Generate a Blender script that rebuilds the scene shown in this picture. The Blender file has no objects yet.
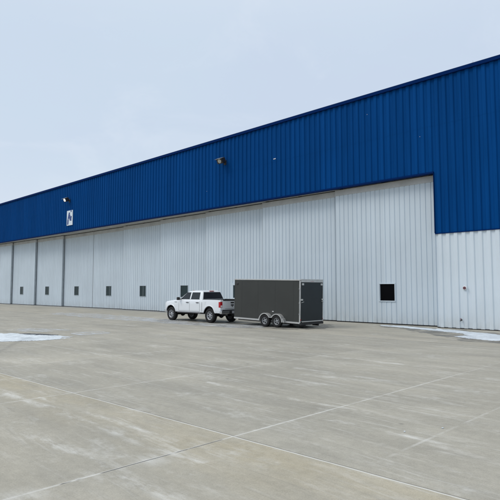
import bpy, bmesh, math, random
from mathutils import Vector, Matrix, noise
random.seed(7)
PI = math.pi
sc = bpy.context.scene
COL = sc.collection

# ------------------------------------------------------------------ materials
class NT:
    """small helper for writing node trees as expressions"""
    def __init__(s, tree): s.t = tree
    def n(s, typ, **kw):
        nd = s.t.nodes.new(typ)
        for k, v in kw.items(): setattr(nd, k, v)
        return nd
    def put(s, sock, v):
        if isinstance(v, (int, float)): sock.default_value = v
        elif isinstance(v, (tuple, list)):
            sock.default_value = tuple(v) + ((1,) if len(v) == 3 and len(sock.default_value) == 4 else ())
        else: s.t.links.new(v, sock)
    def m(s, op, a, b=0.0, c=0.0, clamp=False):
        nd = s.n('ShaderNodeMath', operation=op); nd.use_clamp = clamp
        s.put(nd.inputs[0], a); s.put(nd.inputs[1], b)
        if op in ('MULTIPLY_ADD', 'SMOOTH_MIN', 'SMOOTH_MAX', 'WRAP', 'COMPARE'): s.put(nd.inputs[2], c)
        return nd.outputs[0]
    def rng(s, v, a, b, c=0.0, d=1.0, smooth=False):
        nd = s.n('ShaderNodeMapRange'); nd.clamp = True
        if smooth: nd.interpolation_type = 'SMOOTHSTEP'
        for i, x in enumerate((v, a, b, c, d)): s.put(nd.inputs[i], x)
        return nd.outputs[0]
    def mix(s, f, a, b, blend='MIX'):
        nd = s.n('ShaderNodeMix', data_type='RGBA', blend_type=blend)
        s.put(nd.inputs[0], f); s.put(nd.inputs[6], a); s.put(nd.inputs[7], b)
        return nd.outputs[2]
    def noise(s, vec, scale, detail=3, rough=.5, dist=0.0):
        nd = s.n('ShaderNodeTexNoise')
        if vec is not None: s.put(nd.inputs['Vector'], vec)
        nd.inputs['Scale'].default_value = scale; nd.inputs['Detail'].default_value = detail
        nd.inputs['Roughness'].default_value = rough; nd.inputs['Distortion'].default_value = dist
        return nd.outputs['Fac']
    def mapping(s, vec, loc=(0,0,0), rot=(0,0,0), sca=(1,1,1)):
        nd = s.n('ShaderNodeMapping'); s.put(nd.inputs[0], vec)
        nd.inputs[1].default_value = loc; nd.inputs[2].default_value = rot; nd.inputs[3].default_value = sca
        return nd.outputs[0]
    def comb(s, x, y, z=0.0):
        nd = s.n('ShaderNodeCombineXYZ')
        for i, v in enumerate((x, y, z)): s.put(nd.inputs[i], v)
        return nd.outputs[0]

def new_mat(name):
    m = bpy.data.materials.new(name); m.use_nodes = True
    return m, NT(m.node_tree), m.node_tree.nodes['Principled BSDF']

def simple(name, col, rough=.5, metal=0.0, var=.06, scale=3.0, bump=0.0, bscale=40, spec=.5, emit=0, coat=0):
    m, t, p = new_mat(name)
    pos = t.n('ShaderNodeTexCoord').outputs['Object']
    nz = t.noise(pos, scale, 4, .6)
    k = t.rng(nz, .3, .7, 1 - var, 1 + var)
    c = t.mix(1.0, col, t.comb(k, k, k), 'MULTIPLY')
    t.put(p.inputs['Base Color'], c)
    p.inputs['Roughness'].default_value = rough; p.inputs['Metallic'].default_value = metal
    p.inputs['Specular IOR Level'].default_value = spec
    p.inputs['Coat Weight'].default_value = coat
    if emit:
        p.inputs['Emission Color'].default_value = (*col, 1); p.inputs['Emission Strength'].default_value = emit
    if bump:
        b = t.n('ShaderNodeBump'); b.inputs['Strength'].default_value = bump; b.inputs['Distance'].default_value = .01
        t.put(b.inputs['Height'], t.noise(pos, bscale, 3)); t.put(p.inputs['Normal'], b.outputs[0])
    return m

def cladding(name, col, rough, sheet, var=.05, spec=.35, grime=.12, zdirt=None):
    """painted steel sheet: tone per sheet, vertical rain streaks, soft dents"""
    m, t, p = new_mat(name)
    g = t.n('ShaderNodeNewGeometry').outputs['Position']
    sp = t.n('ShaderNodeSeparateXYZ'); t.put(sp.inputs[0], g)
    x, y, z = sp.outputs
    cell = t.m('FLOOR', t.m('DIVIDE', x, sheet))
    wn = t.n('ShaderNodeTexWhiteNoise', noise_dimensions='1D'); t.put(wn.inputs['W'], cell)
    tone = t.rng(wn.outputs['Value'], 0, 1, 1 - var, 1 + var)
    st = t.noise(t.mapping(g, sca=(5, 5, .25)), 1.0, 5, .65)
    k2 = t.rng(st, .35, .75, 1.0, 1 - grime)
    lg = t.noise(g, .35, 3, .5)
    k3 = t.rng(lg, .3, .7, .96, 1.04)
    k = t.m('MULTIPLY', t.m('MULTIPLY', tone, k2), k3)
    c = t.mix(1.0, col, t.comb(k, k, k), 'MULTIPLY')
    if zdirt:
        d = t.m('MULTIPLY', t.rng(z, 0.0, .9, 1, 0, True), t.rng(t.noise(t.mapping(g, sca=(3, 3, 1.2)), 1.0, 5, .7), .35, .7))
        c = t.mix(t.m('MULTIPLY', d, .45), c, zdirt)
    t.put(p.inputs['Base Color'], c)
    p.inputs['Specular IOR Level'].default_value = spec
    t.put(p.inputs['Roughness'], t.rng(st, .3, .7, rough - .05, rough + .08))
    b = t.n('ShaderNodeBump'); b.inputs['Strength'].default_value = .35; b.inputs['Distance'].default_value = .03
    t.put(b.inputs['Height'], t.noise(t.mapping(g, sca=(1.2, 1.2, .6)), 1.0, 3, .5)); t.put(p.inputs['Normal'], b.outputs[0])
    return m

M = {}
M['blue'] = cladding('blue_cladding', (.0015, .060, .232), .68, 1.2, .06, .035, .20)
M['blue_trim'] = simple('blue_trim', (.0005, .019, .105), .7, spec=.04)
M['white_wall'] = cladding('white_cladding', (.68, .755, .815), .5, 1.2, .03, .4, .06, (.42, .43, .42))
M['door'] = cladding('door_panels', (.60, .678, .742), .5, .305, .03, .35, .05, (.36, .37, .37))
M['beige'] = simple('flashing_paint', (.50, .51, .51), .6, var=.12, scale=1.2)
M['door_edge'] = simple('door_edge_steel', (.36, .40, .43), .55, var=.1)
M['galv'] = simple('galvanised_steel', (.45, .46, .47), .4, .6, .1)
M['rubber'] = simple('rubber', (.009, .009, .01), .8, var=.2, scale=8)
M['frame_white'] = simple('window_frame_paint', (.72, .76, .78), .5)
M['pane_black'] = simple('dark_pane', (.003, .003, .004), .35, spec=.1, var=0)
M['pane_teal'] = simple('teal_pane', (.012, .03, .035), .18, spec=.3, var=.3, scale=1.5)
M['roof'] = simple('roof_membrane', (.35, .36, .36), .7)
M['inside'] = simple('inside_lining', (.12, .12, .12), .8)
M['sign_white'] = simple('sign_white', (.72, .80, .86), .5, var=.03)
M['sign_blue'] = simple('sign_blue', (.03, .06, .22), .5, var=.03)
M['lamp_dark'] = simple('lamp_housing', (.03, .03, .032), .5, .3)
M['lamp_hood'] = simple('lamp_hood', (.22, .25, .27), .4, .4)
M['lens'] = simple('lamp_lens', (.5, .48, .42), .2)
M['lens_lit'] = simple('lit_lamp_lens', (1.0, .98, .92), .3, emit=1.1, var=0)
M['paint'] = simple('white_paint', (.80, .83, .86), .28, var=.015, coat=.6, scale=2)
M['glass'] = simple('tinted_glass', (.012, .016, .018), .06, var=.1, spec=.5)
M['glass_back'] = simple('privacy_glass', (.004, .004, .012), .12, var=.1, spec=.3)
M['black'] = simple('black_plastic', (.02, .02, .022), .6, var=.15)
M['chrome'] = simple('bright_metal', (.62, .63, .65), .22, .9, .06)
M['alloy'] = simple('alloy_rim', (.46, .47, .49), .38, .75, .06)
M['alum'] = simple('aluminium_trim', (.55, .55, .54), .38, .55, .08)
M['grey_rim'] = simple('painted_rim', (.27, .28, .29), .45, .4, .08)
M['red'] = simple('red_lens', (.45, .012, .02), .2, var=.05)
M['amber'] = simple('amber_lens', (.6, .18, .02), .3)
M['clear'] = simple('clear_lens', (.75, .75, .76), .15)
M['seam'] = simple('panel_gap', (.06, .065, .07), .7)
M['trailer'] = simple('charcoal_panel', (.035, .037, .034), .42, var=.12, scale=.8, spec=.45)
M['trailer_door'] = simple('slate_panel', (.012, .018, .022), .45, var=.15, scale=1.0, spec=.4)
M['plate'] = simple('plate_white', (.55, .56, .6), .5)
M['fit_red'] = simple('red_fitting', (.20, .055, .07), .5)
M['fit_grey'] = simple('grey_fitting', (.10, .10, .11), .5, .4)

# snow, puddle, frost
def snow_mat():
    m, t, p = new_mat('old_snow')
    g = t.n('ShaderNodeNewGeometry').outputs['Position']
    a = t.noise(g, 1.7, 6, .7)
    c = t.mix(t.rng(a, .4, .68), (.70, .76, .81), (.46, .51, .55))
    t.put(p.inputs['Base Color'], c); p.inputs['Roughness'].default_value = .7
    b = t.n('ShaderNodeBump'); b.inputs['Strength'].default_value = .5; b.inputs['Distance'].default_value = .03
    t.put(b.inputs['Height'], t.noise(g, 9, 5, .6)); t.put(p.inputs['Normal'], b.outputs[0])
    return m
M['snow'] = snow_mat()
def frost_mat():
    m, t, p = new_mat('thin_frost')
    g = t.n('ShaderNodeNewGeometry').outputs['Position']
    t.put(p.inputs['Base Color'], (.66, .70, .74)); p.inputs['Roughness'].default_value = .6
    a = t.noise(t.mapping(g, sca=(.7, 2.2, 1)), 1.3, 6, .7)
    t.put(p.inputs['Alpha'], t.rng(a, .40, .64, 0, .78))
    return m
M['frost'] = frost_mat()
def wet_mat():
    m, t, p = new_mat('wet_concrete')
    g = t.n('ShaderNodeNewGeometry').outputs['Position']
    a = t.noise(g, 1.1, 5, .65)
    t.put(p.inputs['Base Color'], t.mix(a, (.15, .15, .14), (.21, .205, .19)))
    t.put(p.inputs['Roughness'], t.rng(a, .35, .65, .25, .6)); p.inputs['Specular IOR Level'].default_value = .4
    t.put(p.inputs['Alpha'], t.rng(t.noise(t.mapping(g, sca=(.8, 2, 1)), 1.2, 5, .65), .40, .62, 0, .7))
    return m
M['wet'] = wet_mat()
M['puddle'] = simple('melt_water', (.030, .030, .030), .42, var=.2)

def line_(t, coord, at, w, soft):
    d = t.m('ABSOLUTE', t.m('SUBTRACT', coord, at))
    return t.rng(d, w * .5, w * .5 + soft, 1, 0)

def concrete():
    m, t, p = new_mat('concrete_apron')
    g = t.n('ShaderNodeNewGeometry').outputs['Position']
    sp = t.n('ShaderNodeSeparateXYZ'); t.put(sp.inputs[0], g)
    x, y, z = sp.outputs
    W = 4.28; L = 3.32
    wob = t.m('MULTIPLY', t.m('SUBTRACT', t.noise(g, 2.5, 2), .5), .02)
    tilt = t.m('MULTIPLY', t.m('ADD', x, 4.83), -.020)
    yA = t.m('ADD', y, tilt); yAw = t.m('ADD', yA, wob)
    xw = t.m('ADD', x, wob); yw = t.m('ADD', y, wob)
    cx = t.m('FLOOR', t.m('DIVIDE', t.m('ADD', x, 5.15), W))
    cy = t.m('FLOOR', t.m('DIVIDE', t.m('SUBTRACT', y, 4.93), L))
    wn = t.n('ShaderNodeTexWhiteNoise', noise_dimensions='2D'); t.put(wn.inputs['Vector'], t.comb(cx, cy))
    slab = wn.outputs['Value']
    big = t.noise(g, .22, 4, .55)
    mid = t.noise(t.mapping(g, sca=(.5, 1.3, 1)), .9, 6, .62)
    fine = t.noise(g, 9, 6, .7)
    grain = t.noise(g, 60, 3, .7)
    c = t.mix(t.rng(big, .35, .65), (.352, .338, .292), (.410, .391, .336))
    # warm tan slab on the near side of the sealed joint
    warm = t.m('MULTIPLY', t.m('LESS_THAN', yA, 4.93), t.rng(y, 3.2, 4.6, .12, .85))
    warm = t.m('MULTIPLY', warm, t.rng(t.noise(t.mapping(g, sca=(.45, 1, 1)), .8, 4, .6), .35, .62))
    c = t.mix(warm, c, (.430, .388, .292))
    # slabs nearest to the hangar are smoother and lighter
    ap = t.m('MULTIPLY', t.rng(yw, 18.4, 18.75), .62)
    c = t.mix(ap, c, (.440, .412, .345))
    k = t.m('MULTIPLY', t.rng(slab, 0, 1, .955, 1.045), t.rng(mid, .3, .7, .86, 1.11))
    k = t.m('MULTIPLY', k, t.rng(fine, .3, .7, .90, 1.09))
    k = t.m('MULTIPLY', k, t.rng(grain, .25, .75, .84, 1.15))
    c = t.mix(1.0, c, t.comb(k, k, k), 'MULTIPLY')
    # pale scraped streaks, nearly along the hangar
    r = t.mapping(g, rot=(0, 0, math.radians(3.5)), sca=(1, 1, 1))
    wv = t.m('MULTIPLY', t.m('SUBTRACT', t.noise(g, .5, 2), .5), .22)
    rs = t.n('ShaderNodeSeparateXYZ'); t.put(rs.inputs[0], r)
    r = t.comb(rs.outputs[0], t.m('ADD', rs.outputs[1], wv), 0.0)
    s1 = t.noise(t.mapping(r, sca=(.42, 3.0, 1)), 1.0, 8, .70, .15)
    s2 = t.noise(t.mapping(r, loc=(7, 3, 0), sca=(.75, 7.5, 1)), 1.0, 7, .68, .1)
    area = t.rng(t.noise(g, .45, 4, .6), .38, .58, .25, 1)
    str1 = t.m('MULTIPLY', t.rng(s1, .555, .68), area)
    str2 = t.m('MULTIPLY', t.rng(s2, .57, .70), area)
    stm = t.m('MULTIPLY', t.m('MAXIMUM', str1, str2), t.rng(fine, .3, .6, .35, 1))
    c = t.mix(t.m('MULTIPLY', stm, .56), c, (.60, .59, .55))
    s3 = t.noise(t.mapping(r, loc=(1, 13, 0), sca=(.5, 15, 1)), 1.0, 6, .72, .15)
    a3 = t.rng(t.noise(t.mapping(g, loc=(3, 2, 0), sca=(.6, 1.2, 1)), .7, 5, .65), .46, .60)
    m3 = t.m('MULTIPLY', t.m('MULTIPLY', t.rng(s3, .56, .635), a3), t.rng(y, 3.0, 6.0, .35, 1))
    m3 = t.m('MULTIPLY', m3, t.rng(y, 15.0, 19.0, 1, .3))
    c = t.mix(t.m('MULTIPLY', m3, .62), c, (.64, .635, .60))
    d3 = t.m('MULTIPLY', t.rng(t.noise(t.mapping(r, loc=(11, 4, 0), sca=(.3, 6, 1)), 1.0, 6, .7, .4), .58, .68), .25)
    c = t.mix(d3, c, (.20, .195, .175))
    pit_ = t.rng(t.noise(g, 26, 4, .75), .62, .72, 0, .35)
    c = t.mix(pit_, c, (.17, .165, .15))
    ch = None
    nz4 = t.rng(t.noise(t.mapping(g, sca=(.8, 2.2, 1)), 1.3, 8, .76), .47, .62)
    for y0_, w_0, x_a, x_b in ((3.95, .05, -14.0, -4.6), (4.25, .03, -9.5, -5.5), (3.1, .06, -7.5, -3.0), (8.9, .03, -11, -3.5), (10.2, .04, -8.5, -4.0), (6.55, .035, -5.2, -1.5), (7.35, .03, -8.5, -4.8), (12.6, .05, -12.5, -6.0), (5.75, .03, -6.8, -3.2)):
        q4 = t.m('MULTIPLY', line_(t, t.m('ADD', y, t.m('MULTIPLY', t.m('SUBTRACT', t.noise(g, .9, 4, .6), .5), .35)), y0_, w_0, w_0 * 2.6), t.m('MULTIPLY', t.m('GREATER_THAN', x, x_a), t.m('LESS_THAN', x, x_b)))
        ch = q4 if ch is None else t.m('MAXIMUM', ch, q4)
    for bx, by, br in ((-5.15, 3.62, .32), (-5.05, 2.05, .40), (-7.0, 9.75, .3)):
        dd = t.m('SQRT', t.m('ADD', t.m('POWER', t.m('SUBTRACT', x, bx), 2), t.m('POWER', t.m('SUBTRACT', y, by), 2)))
        ch = t.m('MAXIMUM', ch, t.rng(dd, 0, br, 1, 0))
    c = t.mix(t.m('MULTIPLY', t.m('MULTIPLY', ch, nz4), .75), c, (.66, .66, .63))
    # broad damp/dirty bands
    dk = t.rng(t.noise(t.mapping(r, loc=(2, 9, 0), sca=(.16, .8, 1)), 1.0, 4, .55), .48, .66, 0, .22)
    c = t.mix(dk, c, (.215, .215, .20))
    # chalky blotches
    bl = t.m('MULTIPLY', t.rng(t.noise(t.mapping(g, loc=(4, 4, 0), sca=(.8, 1.3, 1)), .8, 8, .76), .54, .68), t.rng(t.noise(g, 4, 5, .7), .38, .6))
    c = t.mix(t.m('MULTIPLY', bl, .62), c, (.60, .60, .57))
    # joints -----------------------------------------------------------
    brk = t.noise(g, 1.6, 5, .7); brk2 = t.noise(t.mapping(g, loc=(5, 1, 0)), .5, 4, .6)
    def line(coord, at, w, soft):
        d = t.m('ABSOLUTE', t.m('SUBTRACT', coord, at))
        return t.rng(d, w * .5, w * .5 + soft, 1, 0)
    def periodic(coord, off, per, w, soft):
        q = t.m('DIVIDE', t.m('SUBTRACT', coord, off), per)
        f = t.m('MULTIPLY', t.m('ABSOLUTE', t.m('SUBTRACT', q, t.m('ROUND', q))), per)
        return t.rng(f, w * .5, w * .5 + soft, 1, 0)
    py = t.m('MULTIPLY', periodic(yw, 4.93, L, .012, .02), t.rng(brk2, .42, .62, .05, .55))
    py = t.m('MULTIPLY', py, t.m('GREATER_THAN', y, 6.0))
    px = t.m('MULTIPLY', periodic(xw, -5.15, W, .012, .022), t.rng(brk, .36, .62, .15, .85))
    fx = t.m('MULTIPLY', t.m('MULTIPLY', line(xw, -3.25, .008, .03), t.rng(brk, .46, .62, 0, .5)), t.m('GREATER_THAN', y, 4.93))
    A = t.m('MULTIPLY', line(yAw, 4.93, .014, .008), t.rng(brk, .25, .45, .75, 1))
    A2 = t.m('MULTIPLY', t.m('MULTIPLY', line(yw, 4.93 + L, .012, .014), t.rng(brk2, .38, .56, .1, .8)), t.rng(x, -8.5, -5.5, 1, .25))
    B = t.m('MULTIPLY', line(xw, -5.15, .012, .014), t.m('MULTIPLY', t.rng(brk, .34, .58, .25, .95), t.rng(y, 4.7, 5.0, .75, 1)))
    far = t.rng(y, 10.5, 14.5, 1, .18)
    B = t.m('MULTIPLY', B, far); px = t.m('MULTIPLY', px, far)
    pale = t.m('MAXIMUM', t.m('MAXIMUM', py, px), t.m('MAXIMUM', t.m('MAXIMUM', A, B), t.m('MAXIMUM', fx, A2)))
    c = t.mix(pale, c, (.62, .62, .59))
    # chalk bleeding out of the joints
    hal = t.m('MULTIPLY', t.m('MAXIMUM', line(xw, -5.15, .02, .22), line(yAw, 4.93, .02, .15)), t.rng(t.noise(g, 3.2, 6, .7), .55, .68, 0, .4))
    c = t.mix(hal, c, (.62, .62, .59))
    # open dark part of the near cross joint + thin dark line beside the sealant
    dB = t.m('MULTIPLY', t.m('MULTIPLY', line(xw, -5.145, .008, .008), t.rng(t.noise(g, 2.2, 3), .5, .56)), t.m('LESS_THAN', y, 4.9))
    dA = t.m('MULTIPLY', line(yAw, 4.955, .004, .008), .6)
    dC = t.m('MULTIPLY', line(yw, 18.42, .02, .05), .18)
    c = t.mix(t.m('MAXIMUM', t.m('MAXIMUM', dA, dB), dC), c, (.05, .05, .05))
    # old tyre mark
    q = t.m('ADD', t.m('MULTIPLY', x, .52), t.m('MULTIPLY', y, .85))
    tm = t.m('MULTIPLY', line(t.m('ADD', q, wob), -3.55, .05, .12), t.m('MULTIPLY', t.m('MULTIPLY', t.m('GREATER_THAN', y, 4.9), t.m('LESS_THAN', y, 9.5)), .22))
    c = t.mix(tm, c, (.15, .15, .14))
    # small dark spots
    vo = t.n('ShaderNodeTexVoronoi'); t.put(vo.inputs['Vector'], g); vo.inputs['Scale'].default_value = 1.1
    spot = t.m('MULTIPLY', t.rng(vo.outputs['Distance'], .015, .06, .6, 0), t.rng(vo.outputs['Color'], .55, .6))
    c = t.mix(spot, c, (.12, .12, .115))
    t.put(p.inputs['Base Color'], c)
    t.put(p.inputs['Roughness'], t.rng(mid, .3, .7, .72, .9)); p.inputs['Specular IOR Level'].default_value = .25
    b = t.n('ShaderNodeBump'); b.inputs['Strength'].default_value = .35; b.inputs['Distance'].default_value = .006
    t.put(b.inputs['Height'], t.m('ADD', grain, t.m('MULTIPLY', fine, 1.5))); t.put(p.inputs['Normal'], b.outputs[0])
    return m
M['concrete'] = concrete()
M['grass'] = simple('field', (.10, .11, .06), .9, var=.3, scale=.05)

# ------------------------------------------------------------------ mesh helpers
class MB:
    def __init__(s): s.v = []; s.f = []; s.sm = []
    def add(s, vs, fs, smooth=False):
        o = len(s.v); s.v += [tuple(v) for v in vs]; s.f += [tuple(i + o for i in f) for f in fs]; s.sm += [smooth] * len(fs)
        return s
    def box(s, x0, x1, y0, y1, z0, z1, bev=0.0, mtx=None):
        bm = bmesh.new()
        vs = [bm.verts.new((x, y, z)) for x in (x0, x1) for y in (y0, y1) for z in (z0, z1)]
        for q in ((0,1,3,2),(4,6,7,5),(0,4,5,1),(2,3,7,6),(0,2,6,4),(1,5,7,3)): bm.faces.new([vs[i] for i in q])
        if bev: bmesh.ops.bevel(bm, geom=list(bm.edges), offset=bev, segments=2, profile=.6, affect='EDGES')
        if mtx is not None: bmesh.ops.transform(bm, matrix=mtx, verts=bm.verts)
        return s.frombm(bm)
    def frombm(s, bm, smooth=False):
        bm.verts.index_update(); bm.verts.ensure_lookup_table()
        s.add([v.co[:] for v in bm.verts], [[v.index for v in f.verts] for f in bm.faces], smooth); bm.free()
        return s
    def prism(s, pts, axis, a, b):
        """outline pts (2D) extruded along an axis: 'x' pts=(y,z), 'y' pts=(x,z), 'z' pts=(x,y)"""
        def P(p, h): return {'x': (h, p[0], p[1]), 'y': (p[0], h, p[1]), 'z': (p[0], p[1], h)}[axis]
        n = len(pts); vs = [P(p, a) for p in pts] + [P(p, b) for p in pts]
        fs = [tuple(range(n))[::-1], tuple(range(n, 2 * n))] + [(i, (i + 1) % n, n + (i + 1) % n, n + i) for i in range(n)]
        return s.add(vs, fs)
    def tube(s, pts, r, n=8):
        pts = [Vector(p) for p in pts]; rings = []
        for i, p in enumerate(pts):
            d = (pts[min(i + 1, len(pts) - 1)] - pts[max(i - 1, 0)]).normalized()
            a = d.orthogonal().normalized(); b = d.cross(a)
            rings.append([p + (a * math.cos(2 * PI * k / n) + b * math.sin(2 * PI * k / n)) * r for k in range(n)])
        if len(rings) > 1:
            for i in range(1, len(rings)):       # keep rings untwisted
                best = min(range(n), key=lambda o: sum((rings[i][(k + o) % n] - rings[i - 1][k]).length for k in range(n)))
                rings[i] = rings[i][best:] + rings[i][:best]
        vs = [v for rg in rings for v in rg]
        fs = [(i * n + k, i * n + (k + 1) % n, (i + 1) * n + (k + 1) % n, (i + 1) * n + k) for i in range(len(rings) - 1) for k in range(n)]
        s.add(vs, fs, True); s.add(rings[0], [tuple(range(n))]); s.add(rings[-1], [tuple(range(n))])
        return s
    def lathe_y(s, prof, c, n=28, smooth=True):
        """profile (radius, y) turned about the y axis through c"""
        vs = []; m = len(prof)
        for k in range(n):
            a = 2 * PI * k / n
            for r, y in prof: vs.append((c[0] + r * math.cos(a), c[1] + y, c[2] + r * math.sin(a)))
        fs = [(k * m + i, k * m + i + 1, ((k + 1) % n) * m + i + 1, ((k + 1) % n) * m + i) for k in range(n) for i in range(m - 1)]
        return s.add(vs, fs, smooth)
    def quad(s, a, b, c, d): return s.add([a, b, c, d], [(0, 1, 2, 3)])
    def pieces(s):
        """face lists of the pieces that stand clear of one another"""
        par = {}
        def find(a):
            while par.setdefault(a, a) != a: par[a] = par[par[a]]; a = par[a]
            return a
        key = [tuple(round(c * 500) for c in v) for v in s.v]
        for f in s.f:
            for i in f[1:]: par[find(key[i])] = find(key[f[0]])
        comp = {}
        for n_, f in enumerate(s.f): comp.setdefault(find(key[f[0]]), []).append(n_)
        cl = []
        for fl in comp.values():
            ps = [s.v[i] for n_ in fl for i in s.f[n_]]
            cl.append([[min(p[a] for p in ps) - .006 for a in range(3)], [max(p[a] for p in ps) + .006 for a in range(3)], list(fl)])
        ch = True
        while ch:
            ch = False
            for i in range(len(cl)):
                for j in range(len(cl) - 1, i, -1):
                    A, B_ = cl[i], cl[j]
                    if all(A[0][a] <= B_[1][a] and B_[0][a] <= A[1][a] for a in range(3)):
                        A[0] = [min(A[0][a], B_[0][a]) for a in range(3)]; A[1] = [max(A[1][a], B_[1][a]) for a in range(3)]
                        A[2] += B_[2]; cl.pop(j); ch = True
        return [sorted(c[2]) for c in cl]
    def build(s, name, mat, parent=None, whole=False):
        ps = [] if whole else s.pieces()
        if len(ps) > 1:
            first = None
            for fl in ps:
                m_ = MB(); mp = {}
                for n_ in fl:
                    for i in s.f[n_]:
                        if i not in mp: mp[i] = len(m_.v); m_.v.append(s.v[i])
                    m_.f.append(tuple(mp[i] for i in s.f[n_])); m_.sm.append(s.sm[n_])
                o = m_.build(name, mat, parent, True)
                first = first or o
            return first
        me = bpy.data.meshes.new(name); me.from_pydata(s.v, [], s.f); me.update()
        for p, sm in zip(me.polygons, s.sm): p.use_smooth = sm
        bm = bmesh.new(); bm.from_mesh(me); bmesh.ops.recalc_face_normals(bm, faces=bm.faces); bm.to_mesh(me); bm.free()
        me.materials.append(M[mat] if isinstance(mat, str) else mat)
        o = bpy.data.objects.new(name, me); COL.objects.link(o)
        if parent: o.parent = parent
        return o

def tag(o, label=None, cat=None, group=None, kind=None):
    if label: o['label'] = label
    if cat: o['category'] = cat
    if group: o['group'] = group
    if kind: o['kind'] = kind
    return o
def empty(name, loc=(0, 0, 0), rot=(0, 0, 0)):
    o = bpy.data.objects.new(name, None); COL.objects.link(o); o.location = loc; o.rotation_euler = rot
    o.empty_display_size = .3
    return o

# ------------------------------------------------------------------ ground
gb = MB(); gb.quad((-160, -60, 0), (60, -60, 0), (60, 75, 0), (-160, 75, 0))
tag(gb.build('concrete_apron', 'concrete'), kind='structure', label='pale grey jointed concrete apron in front of the hangar')
gb = MB(); gb.quad((-3000, -3000, -.01), (3000, -3000, -.01), (3000, 3000, -.01), (-3000, 3000, -.01))
tag(gb.build('ground', 'grass'), kind='structure', label='flat open field beyond the apron')

# ------------------------------------------------------------------ hangar
D = 25.7
XO = -11.98                 # right side of the door opening
PITCH = 6.32
PITCH2 = 6.63
XM = XO - 6 * PITCH         # the two leaves meet here
XL = XM - 6 * PITCH2 - .05  # left side of the opening
XR = 6.0; XE = XL - 18.0
ZB = 7.95; ZT = 13.06; ZW = 4.80
hangar = empty('hangar', ((XE + XR) / 2, D, 0))
tag(hangar, 'long hangar with ribbed blue cladding above tall pale sliding doors', 'hangar')
OX = (XE + XR) / 2
def hpart(mb, name, mat):
    mb.v = [(x - OX, y - D, z) for x, y, z in mb.v]
    return mb.build(name, mat, hangar)

def rib_points(x0, x1, pitch=.4, depth=.058, lo=.14, sl=.05):
    pts = []; n0 = math.floor(x0 / pitch); n1 = math.ceil(x1 / pitch)
    for i in range(n0, n1):
        b = i * pitch
        pts += [(b, depth), (b + lo, depth), (b + lo + sl, 0), (b + pitch - sl, 0)]
    pts.append((n1 * pitch, depth))
    out = []
    for (xa, ya), (xb, yb) in zip(pts, pts[1:]):
        if xb <= x0 or xa >= x1: continue
        a = max(xa, x0); b = min(xb, x1); f = lambda q: ya + (yb - ya) * (q - xa) / (xb - xa)
        if not out: out.append((a, f(a)))
        out.append((b, f(b)))
    return out
def ribbed(mb, x0, x1, z0, z1, y, **kw):
    pts = rib_points(x0, x1, **kw)
    for (xa, ya), (xb, yb) in zip(pts, pts[1:]):
        mb.quad((xa, y + ya, z0), (xb, y + yb, z0), (xb, y + yb, z1), (xa, y + ya, z1))
# blue cladding: band over the doors and the upper ends of the wall, in two courses of sheets with a lap between
b = MB()
LAP = 10.4
for x0, x1, z0 in ((XL, XO, ZB), (XO, XR, ZW), (XE, XL, ZW)):
    ribbed(b, x0, x1, z0, LAP + .03, D + .004); ribbed(b, x0, x1, LAP, ZT - .05, D)
# side and back walls
for xs in (XE, XR): b.quad((xs, D + .05, ZW), (xs, D + 45, ZW), (xs, D + 45, ZT), (xs, D + .05, ZT))
b.quad((XE, D + 45, ZW), (XR, D + 45, ZW), (XR, D + 45, ZT), (XE, D + 45, ZT))
hpart(b, 'upper_cladding', 'blue')
b = MB()
for x0, x1 in ((XO, XR), (XE, XL)): ribbed(b, x0, x1, .035, ZW + .02, D + .012)
for xs in (XE, XR): b.quad((xs, D + .06, 0), (xs, D + 45, 0), (xs, D + 45, ZW), (xs, D + .06, ZW))
b.quad((XE, D + 45, 0), (XR, D + 45, 0), (XR, D + 45, ZW), (XE, D + 45, ZW))
for xs in (XO, XL): b.quad((xs, D + .012, .05), (xs, D + .7, .05), (xs, D + .7, ZW), (xs, D + .012, ZW))
hpart(b, 'lower_cladding', 'white_wall')
# trims
b = MB()
b.box(XE - .06, XR + .06, D - .10, D + .10, ZT - .17, ZT + .02, .008)
b.box(XL + .002, XO - .002, D - .03, D + .30, ZB - .03, ZB + .05, 0)
for s_, xs in ((1, XO), (-1, XL)):
    b.box(min(xs, xs - s_ * .012), max(xs, xs - s_ * .012), D - .02, D + .7, ZW, ZB - .032)
for x0, x1 in ((XO + .01, XR), (XE, XL - .01)): b.box(x0, x1, D - .018, D + .055, ZW - .05, ZW + .0)
hpart(b, 'edge_trim', 'blue_trim')
b = MB(); b.box(XO, XR, D + .03, D + .2, 0, .045); b.box(XE, XL, D + .02, D + .2, 0, .055)
hpart(b, 'base_strip', 'rubber')
# soffit over the door tracks and the track beams
b = MB(); b.box(XL, XO, D + .342, D + 2.7, 8.40, 8.48); b.box(XL, XO, D + .302, D + .34, ZB - .02, 8.398)
hpart(b, 'soffit', 'beige')
b = MB()
for k in range(6): b.box(XL, XO, D + .58 + .25 * k, D + .72 + .25 * k, 7.995, 8.398)
hpart(b, 'track_beam', 'beige')
b = MB()
for k in range(6): b.box(XL, XO, D + .61 + .25 * k, D + .65 + .25 * k, .001, .008)
hpart(b, 'floor_rail', 'galv')
b = MB(); b.quad((XE, D + .05, ZT - .04), (XR, D + .05, ZT - .04), (XR, D + 45, ZT - .04), (XE, D + 45, ZT - .04))
hpart(b, 'roof', 'roof')
b = MB(); b.quad((XE + .2, D + 2.8, 8.36), (XR - .2, D + 2.8, 8.36), (XR - .2, D + 2.8, 12.9), (XE + .2, D + 2.8, 12.9))
hpart(b, 'inner_wall', 'inside')
for i in (0,):      # lightning rods on the parapet
    xx = -9.79 - 5.82 * i; b = MB(); b.tube([(xx, D, ZT), (xx, D, ZT + .16)], .006, 6); b.box(xx - .05, xx + .05, D - .05, D + .05, ZT + .02, ZT + .05)
    hpart(b, 'lightning_rod', 'galv')
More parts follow.
